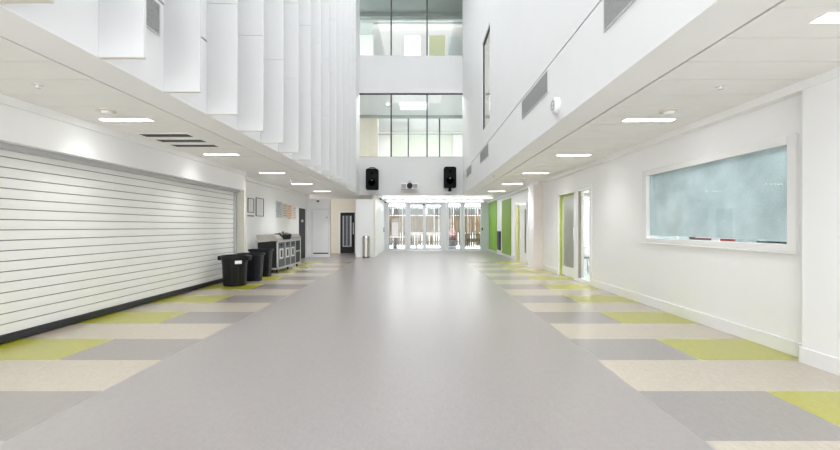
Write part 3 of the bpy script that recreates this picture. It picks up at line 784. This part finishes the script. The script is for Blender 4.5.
# window in the right atrium wall and the room behind
o = thing('window_6', 'tall window high in the right atrium wall', 'window', (XRA, 0, 0), 0, None, 'structure')
q = MB()
for bx in ((10.28, 10.31, 4.12, 6.72), (11.585, 11.6, 4.12, 6.72), (10.31, 11.585, 4.12, 4.15), (10.31, 11.585, 6.70, 6.72)): q.box(.03, .085, *bx)
q.build('window_frame', M['mullion'], o)
MB().box(.05, .056, 10.31, 11.585, 4.15, 6.70).build('pane', M['glass_tint'], o)
MB().box(.10, .16, 10.31, 11.57, 5.1, 5.2).build('transom', M['gloss_white'], o)
w = MB().box(XRA+.2, 6, 8.5, 8.6, 4.0, 7.3).box(XRA+.2, 6, 14.4, 14.5, 4.0, 7.3).box(6, 6.1, 8.5, 14.5, 4.0, 7.3)
struct('wall_side_room', w, M['cream'], 'walls of the room behind the tall right atrium window', 'wall')
struct('ceiling_side_room', MB().box(XRA+.2, 6.1, 8.5, 14.5, 7.2, 7.3), M['lime_pale'], 'ceiling of the room behind the tall right atrium window', 'ceiling')
struct('floor_side_room', MB().box(XRA+.2, 6.1, 8.5, 14.5, 3.9, 4.0), M['blue_grey_floor'], 'floor of the room behind the tall right atrium window', 'floor')
tag(MB().box(2.8, 3.1, 11.2, 13.2, 7.14, 7.2).build('ceiling_light', M['lamp_fill']), 'unseen fill strip in the room behind the tall right window', 'ceiling light')  # unseen lamp added to brighten the interior behind the pane

# ------------------------------------------------------------------ entrance glazing
def frame_posts(root, specs, name='post'):
    for xa, xb in specs: MB().box(xa, xb, -.06, .06, 0, ZC, .006).build(name, M['alu'], root)
def pane_window(name, label, xa, xb, pl_, pr):
    o = thing(name, label, 'window', (0, YE, 0), 0, None, 'structure')
    frame_posts(o, ((xa-pl_, xa), (xb, xb+pr)))
    MB().box(xa, xb, -.04, .04, 0, .10).box(xa, xb, -.04, .04, ZC-.10, ZC).build('window_frame', M['alu'], o)
    MB().box(xa, xb, -.006, .006, .10, ZC-.10).build('pane', M['glass'], o)
    return o
pane_window('window_7', 'left fixed pane of the glazed entrance, by the cafe table', -1.74, -.86, .235, .11)
pane_window('window_8', 'narrow fixed pane right of the glass double doors', 1.56, 2.19, .11, .13)
pane_window('window_9', 'right fixed pane of the glazed entrance beside bright green board', 2.46, 3.32, .13, .45)
d = thing('door_7', 'glass double doors in the middle of the glazed entrance', 'door', (0, YE, 0), 0, None, 'structure')
frame_posts(d, ((-.745, -.64), (1.19, 1.44)), 'door_frame')
MB().box(-.64, 1.19, -.05, .05, ZC-.10, ZC).build('head_rail', M['alu'], d)
for xa, xb, h in ((-.64, .22, .13), (.22, 1.19, .31)):
    lf = MB().box(xa, xa+.09, -.03, .03, .02, ZC-.1).box(xb-.09, xb, -.03, .03, .02, ZC-.1).box(xa+.09, xb-.09, -.03, .03, .02, .13).box(xa+.09, xb-.09, -.03, .03, ZC-.18, ZC-.1).build('door_leaf', M['alu'], d)
    MB().box(xa+.09, xb-.09, -.006, .006, .13, ZC-.18).build('pane', M['glass'], lf)
    MB().box(xa+.09, xb-.09, -.012, -.008, .84, 1.02).build('manifestation_strip', M['manifest'], lf)
    MB().tube([(h, -.03, .8), (h, -.09, .8), (h, -.09, 1.3), (h, -.03, 1.3)], .015).build('door_handle', M['chrome'], lf, True)
tag(MB().box(3.37, 3.44, 21.51, 21.542, 1.12, 1.26, .005).build('push_button', M['charcoal']), 'small dark push button on the post right of the last entrance pane', 'switch')
o = thing('access_control', 'small dark access control on lobby side wall', 'switch', (-1.982, 21.0, 1.05))
MB().box(0, .03, -.06, .06, -.02, .22, .006).build('housing', M['charcoal'], o)
MB().box(.03, .035, -.03, .03, .08, .18).build('keypad', M['alu'], o)

# ------------------------------------------------------------------ outside
struct('floor_terrace', MB().box(-9, 12, YE+.06, 32, -.08, -.01), M['deck'], 'pale paved terrace outside the glazed entrance', 'paving')
fe = thing('timber_fence', 'tan vertical slatted timber fence beyond the glazed entrance', 'fence', (0, 24.2, 0))
q = MB(); q2 = MB(); x = -5.0; i = 0
while x < 7.5:
    wv = random.choice((.085, .095, .105))
    dz = random.uniform(-.02, .02)
    q.box(x, x+wv+.012, -.03, -.008, .14+dz, 2.05)
    q.box(x+.075+dz, x+.16+dz, .065, .085, .95, 2.0)
    q.box(x+.085+dz, x+(.15 if i % 3 else .128)+dz, .065, .085, .2+dz, .95)
    q2.box(x, x+wv+.012, -.03, -.008, 2.09, 2.52+dz)
    if i % 7: q2.box(x+.075+dz, x+.16+dz, .065, .085, 2.1, 2.45)
    x += .15; i += 1
q.build('slats', M['wood'], fe); q2.build('upper_slats', M['wood_grey'], fe)['label'] = 'grey upper slats'
for z in (.35, .95, 1.45, 2.04, 2.48): MB().box(-5, 7.5, -.006, .06, z, z+.07).build('rail', M['wood_grey'], fe)
for x in (-4.5, -2.4, -.3, 1.8, 3.9, 6.0): MB().box(x, x+.09, .06, .15, -.01, 2.55).build('post', M['wood_grey'], fe)
o = thing('notice_board', 'pale pinkish board fixed to fence behind the cafe table', 'board', (-1.57, 24.134, 1.10))
MB().box(-.19, .19, 0, .03, -.45, .48, .004).build('panel', mat('pinkish_board', (.40, .33, .31), .7), o)
MB().box(-.2, .2, .01, .035, -.47, -.45).box(-.2, .2, .01, .035, .48, .5).build('edge_strip', M['wood_grey'], o)
t = thing('cafe_table', 'small cafe table with dark pedestal outside the left pane', 'table', (-1.50, 23.0, -.01))
MB().box(-.52, .6, -.3, .3, .70, .73, .008).build('tabletop', M['alu'], t)
MB().cyl((0, 0, .02), .12, .68, seg=20, r2=.10).build('pedestal', M['pot'], t, True)
MB().lathe([(0, 0), (.33, 0), (.33, .02), (.13, .045), (0, .045)], seg=28).build('base_plate', M['charcoal'], t, True)
o = thing('timber_stool', 'small tan timber stool at left end of the cafe table', 'stool', (-2.0, 23.2, -.01))
MB().box(-.16, .16, -.16, .16, .55, .6, .005).build('seat', M['wood'], o)
for sx in (-.13, .13):
    for sy in (-.13, .13): MB().box(sx-.025, sx+.025, sy-.025, sy+.025, 0, .55).build('leg', M['wood'], o)
MB().box(-.12, .12, -.14, -.12, .08, .5).build('side_board', M['wood'], o)
p = thing('flower_planter', 'dark grey tub with deep red and pink plant outside narrow pane', 'planter', (1.87, 23.0, -.01))
MB().lathe([(.2, 0), (.22, .05), (.25, .45), (.27, .47), (.27, .52), (.24, .52), (.23, .46), (0, .46)], seg=32).build('tub', M['pot'], p, True)
MB().lathe([(.262, .12), (.27, .13), (.27, .17), (.262, .18)], seg=32).build('tub_band', M['alu'], p, True)
MB().leaves((0, 0, .66), (.27, .25, .17), 320, .055).build('foliage', M['dark_red'], p)
MB().leaves((.02, 0, .98), (.2, .18, .24), 170, .05).build('blossom', M['pink'], p)
MB().tube([(0, 0, .46), (.01, 0, .75), (.03, 0, 1.1)], .012).build('stem', M['wood_dark'], p, True)
pb = thing('timber_planter', 'dark brown slatted timber box outside the right entrance pane', 'planter', (3.2, 23.4, -.01))
q = MB(); x = -.82
while x < .8: q.box(x, x+.07, -.22, -.2, .1, .88); x += .125
q.build('slats', M['wood_dark'], pb)
MB().box(-.85, .85, -.23, .2, .86, .92).build('top_rail', M['wood_dark'], pb)
MB().box(-.85, .85, -.2, .15, .45, .62).build('box', M['wood_dark'], pb)
for sx in (-.82, .75): MB().box(sx, sx+.08, -.2, .18, 0, .88).build('post', M['wood_dark'], pb)

# ------------------------------------------------------------------ bins and trolley, left side
b_ = thing('round_bin', 'round black bin with side handles and white sticker nearest the shutter', 'bin', (-4.15, 8.72, 0))
MB().lathe([(.0, .0), (.225, .0), (.235, .02), (.258, .48), (.262, .49), (.262, .52), (.268, .53), (.276, .62), (.29, .63), (.292, .665), (.28, .675), (.266, .665), (.255, .5), (.22, .03), (0, .03)], seg=40).build('body', M['bin_black'], b_, True)
q = MB()
for a in range(12):
    c_, s_ = math.cos(a*PI/6+.2), math.sin(a*PI/6+.2)
    q.tube([(.236*c_, .236*s_, .03), (.258*c_, .258*s_, .47)], .008, 6)
q.build('ribs', M['bin_black'], b_, True)
for s_ in (-1, 1):
    MB().box(min(s_*.27, s_*.36), max(s_*.27, s_*.36), -.07, .07, .56, .66, .02).build('handle', M['bin_black'], b_, True)
MB().box(-.07, .07, -.004, .004, -.035, .035).build('sticker', M['paper'], b_, False, (.176, -.212, .53)).rotation_euler = (0, 0, .69)
def slim_bin(loc, label, h, rz=0):
    o = thing('slim_bin', label, 'bin', loc, rz, 'slim black bins')
    bm = bmesh.new()
    def ring(hx, hy, z, r):
        vs = []
        for cx_, cy_, a0 in ((hx-r, hy-r, 0), (-hx+r, hy-r, 90), (-hx+r, -hy+r, 180), (hx-r, -hy+r, 270)):
            for k_ in range(4):
                a = math.radians(a0+30*k_); vs.append(bm.verts.new((cx_+r*math.cos(a), cy_+r*math.sin(a), z)))
        return vs
    R = [ring(.235, .105, 0, .03), ring(.265, .135, h-.06, .035), ring(.285, .15, h-.055, .035), ring(.285, .15, h, .035), ring(.262, .13, h, .03), ring(.225, .1, .02, .03)]
    for a, b2 in zip(R, R[1:]):
        for k_ in range(16): bm.faces.new((a[k_], a[(k_+1) % 16], b2[(k_+1) % 16], b2[k_]))
    bm.faces.new(R[0][::-1]); bm.faces.new(R[-1])
    bmesh.ops.recalc_face_normals(bm, faces=bm.faces)
    q = MB(); q.bm.free(); q.bm = bm
    q.build('body', M['slim_black'], o, True)
    for s_ in (-1, 1): MB().box(min(s_*.285, s_*.32), max(s_*.285, s_*.32), -.08, .08, h-.035, h-.008, .01).build('handle', M['slim_black'], o, True)
    q = MB()
    for xx in (-.12, .12): q.box(xx-.012, xx+.012, -.14, -.115, .06, h-.07)
    q.build('vertical_rib', M['slim_black'], o)
    return o
slim_bin((-4.10, 9.45, 0), 'slim black bin just behind the round bin', .67)
slim_bin((-4.20, 10.28, 0), 'taller slim black bin next to the steel trolley', .72)

tr = thing('servery_trolley', 'stainless steel servery trolley with grey fronts beneath the posters', 'trolley', (-4.03, 11.0, 0))
L_, D_ = 2.1, .60
MB().box(-D_+.01, -.015, .02, L_-.01, .12, .86).build('carcass', M['black'], tr)
q = MB()
for yy in (0, .58, 1.06, 1.54, L_-.03): q.box(-.03, .01, yy, yy+.035, .11, .90)
q.box(-.03, .01, 0, L_, .10, .145).box(-.03, .01, 0, L_, .855, .90)
q.box(-.03, .01, 1.56, L_, .5, .53)
q.box(-D_, -D_+.03, 0, .03, .11, .9).box(-D_, 0, 0, .03, .10, .14)
q.build('frame', M['alu'], tr)
for i, (ya, yb) in enumerate(((.04, .575), (.62, 1.055), (1.10, 1.535))):
    dr = MB().box(-.014, .004, ya, yb, .15, .85, .004).build('door', M['grey_blue'], tr)
    ym = (ya+yb)/2 - .03
    a = .15
    q = MB()
    for bx in ((ym-a, ym+a, .63, .68), (ym-a, ym+a, .38, .43), (ym-a, ym-a+.07, .43, .63), (ym+a-.07, ym+a, .43, .63)): q.box(.004, .016, *bx, .004)
    q.build('handle_plate', M['gloss_white'], dr)
    MB().box(.004, .008, ym-.08, ym+.08, .43, .63).build('handle_recess', M['black'], dr)
    MB().cyl((.004, ym, .78), .03, .02, 'X', 16).build('control_knob', M['black'], dr, True)
MB().box(-.3, -.012, 1.58, L_-.03, .15, .49).box(-.3, -.012, 1.58, L_-.03, .54, .85).build('open_shelf', M['black'], tr)
MB().box(-D_-.02, .02, -.02, L_+.02, .90, .93, .006).build('worktop', M['steel'], tr)
# raised stainless hot cupboards, one at each end
for ya, yb in ((-.01, .40), (1.02, L_+.01)):
    MB().prism([(-D_, .93), (.0, .93), (.012, .97), (-.10, 1.08), (-D_, 1.08)], ya, yb, 'Y', .004).build('bain_marie_hood', M['steel'], tr)
cs = None
for yy in (.15, 1.05, 1.95):
    for xx in (-.07, -D_+.09):
        c_ = MB().cyl((-.02, 0, .045), .045, .035, 'X', 18).build('castor', M['charcoal'], tr, True, (xx, yy, 0)) if cs is None else cs.copy()
        if cs is None:
            cs = c_
            MB().box(-.025, .025, -.03, .03, .085, .12).build('castor_fork', M['chrome'], cs)
        else:
            COL.objects.link(c_); c_.location = (xx, yy, 0)
            fk = cs.children[0].copy(); COL.objects.link(fk); fk.parent = c_
pn = thing('cooking_pan', 'black pan with looped handles on top of the steel trolley', 'pan', (-4.13, 11.71, .931))
MB().lathe([(0, 0), (.2, 0), (.23, .03), (.25, .15), (.26, .155), (.24, .15), (.22, .03), (0, .02)], seg=32).build('pan_body', M['charcoal'], pn, True)
for s_ in (-1, 1):
    MB().tube([(-.07, s_*.235, .13), (-.06, s_*.29, .18), (0, s_*.30, .20), (.06, s_*.29, .18), (.07, s_*.235, .13)], .011).build('pan_handle', M['chrome'], pn, True)
MB().lathe([(.25, .155), (.23, .17), (.05, .20), (0, .20)], seg=32).cyl((0, 0, .20), .025, .035, seg=16).build('pan_lid', M['charcoal'], pn, True)

# ------------------------------------------------------------------ enclosure behind the camera
w = MB().box(-6.3, XLA+.0, YB-.2, YB, 2.3, 2.9).box(XRA, 4, YB-.2, YB, 2.3, 2.9).box(XLA-.2, XRA+.2, YB-.2, YB, 4.2, ZT)  # unseen back wall, closed in to limit light from behind
struct('wall_back', w, M['upper'], 'unseen white wall behind the viewpoint, opening sized for the light', 'wall')
struct('ceiling_atrium', MB().box(XLA-.2, XRA+.2, YB-.2, -2.0, ZT, ZT+.1).box(XLA-.2, XRA+.2, 12.5, YF+.2, ZT, ZT+.1), M['upper'], 'unseen white roof margin narrowing the atrium skylight', 'ceiling')  # unseen margin, sized to cut skylight on the far wall

# ------------------------------------------------------------------ light
W = bpy.data.worlds.new('overcast_sky'); S.world = W
W.use_nodes = True
bg = W.node_tree.nodes['Background']
bg.inputs['Color'].default_value = (.95, .98, 1.0, 1); bg.inputs['Strength'].default_value = 2.95
def portal(name, loc, rot, sx, sy):
    l = bpy.data.lights.new(name, 'AREA'); l.shape = 'RECTANGLE'; l.size = sx; l.size_y = sy
    l.cycles.is_portal = True
    o = bpy.data.objects.new(name, l); COL.objects.link(o); o.location = loc; o.rotation_euler = rot
portal('skylight_portal', ((XLA+XRA)/2, 5.25, ZT+.05), (0, 0, 0), 4.45, 14.5)
portal('back_portal', (-.5, YB-.1, 2.1), (PI/2, 0, 0), 9.5, 4.2)
portal('front_portal', (.9, YE+.3, 1.35), (-PI/2, 0, 0), 6, 2.7)

# downward beams of the strip lights; rows extended unseen behind the viewpoint for light
for x in (2.97, -3.83):
    for y in (-2.45, .05, 2.6, 5.08, 7.53, 10.07, 12.6, 15.2):
        l = bpy.data.lights.new('strip_light', 'AREA'); l.shape = 'RECTANGLE'; l.size = .63; l.size_y = .10; l.energy = 3.6 if y < 9 else 8.0
        l.spread = math.radians(110); l.color = (1, 1, 1)
        o = bpy.data.objects.new('strip_light', l); COL.objects.link(o); o.location = (x, y, ZC-.012)

# fill light under the added lobby strips
for y in (17.6, 20.1):
    l = bpy.data.lights.new('lobby_fill_strip', 'AREA'); l.shape = 'RECTANGLE'; l.size = 4.9; l.size_y = .09; l.energy = 13
    o = bpy.data.objects.new('lobby_fill_strip', l); COL.objects.link(o); o.location = (.75, y, ZC-.104)

# ------------------------------------------------------------------ camera and view
cd = bpy.data.cameras.new('camera'); cd.sensor_fit = 'HORIZONTAL'; cd.sensor_width = 36; cd.lens = 390/840*36
cd.shift_x = -.5/840; cd.shift_y = 2/840; cd.clip_start = .05; cd.clip_end = 200
co = bpy.data.objects.new('camera', cd); COL.objects.link(co)
co.location = (0, 0, 1.3); co.rotation_euler = (PI/2, 0, 0)
S.camera = co
S.cycles.use_denoising = True
S.cycles.max_bounces = 10; S.cycles.diffuse_bounces = 7; S.cycles.transparent_max_bounces = 16
vs = S.view_settings
vs.view_transform = 'Standard'; vs.look = 'None'; vs.gamma = 1; vs.use_curve_mapping = False
vs.exposure = .85
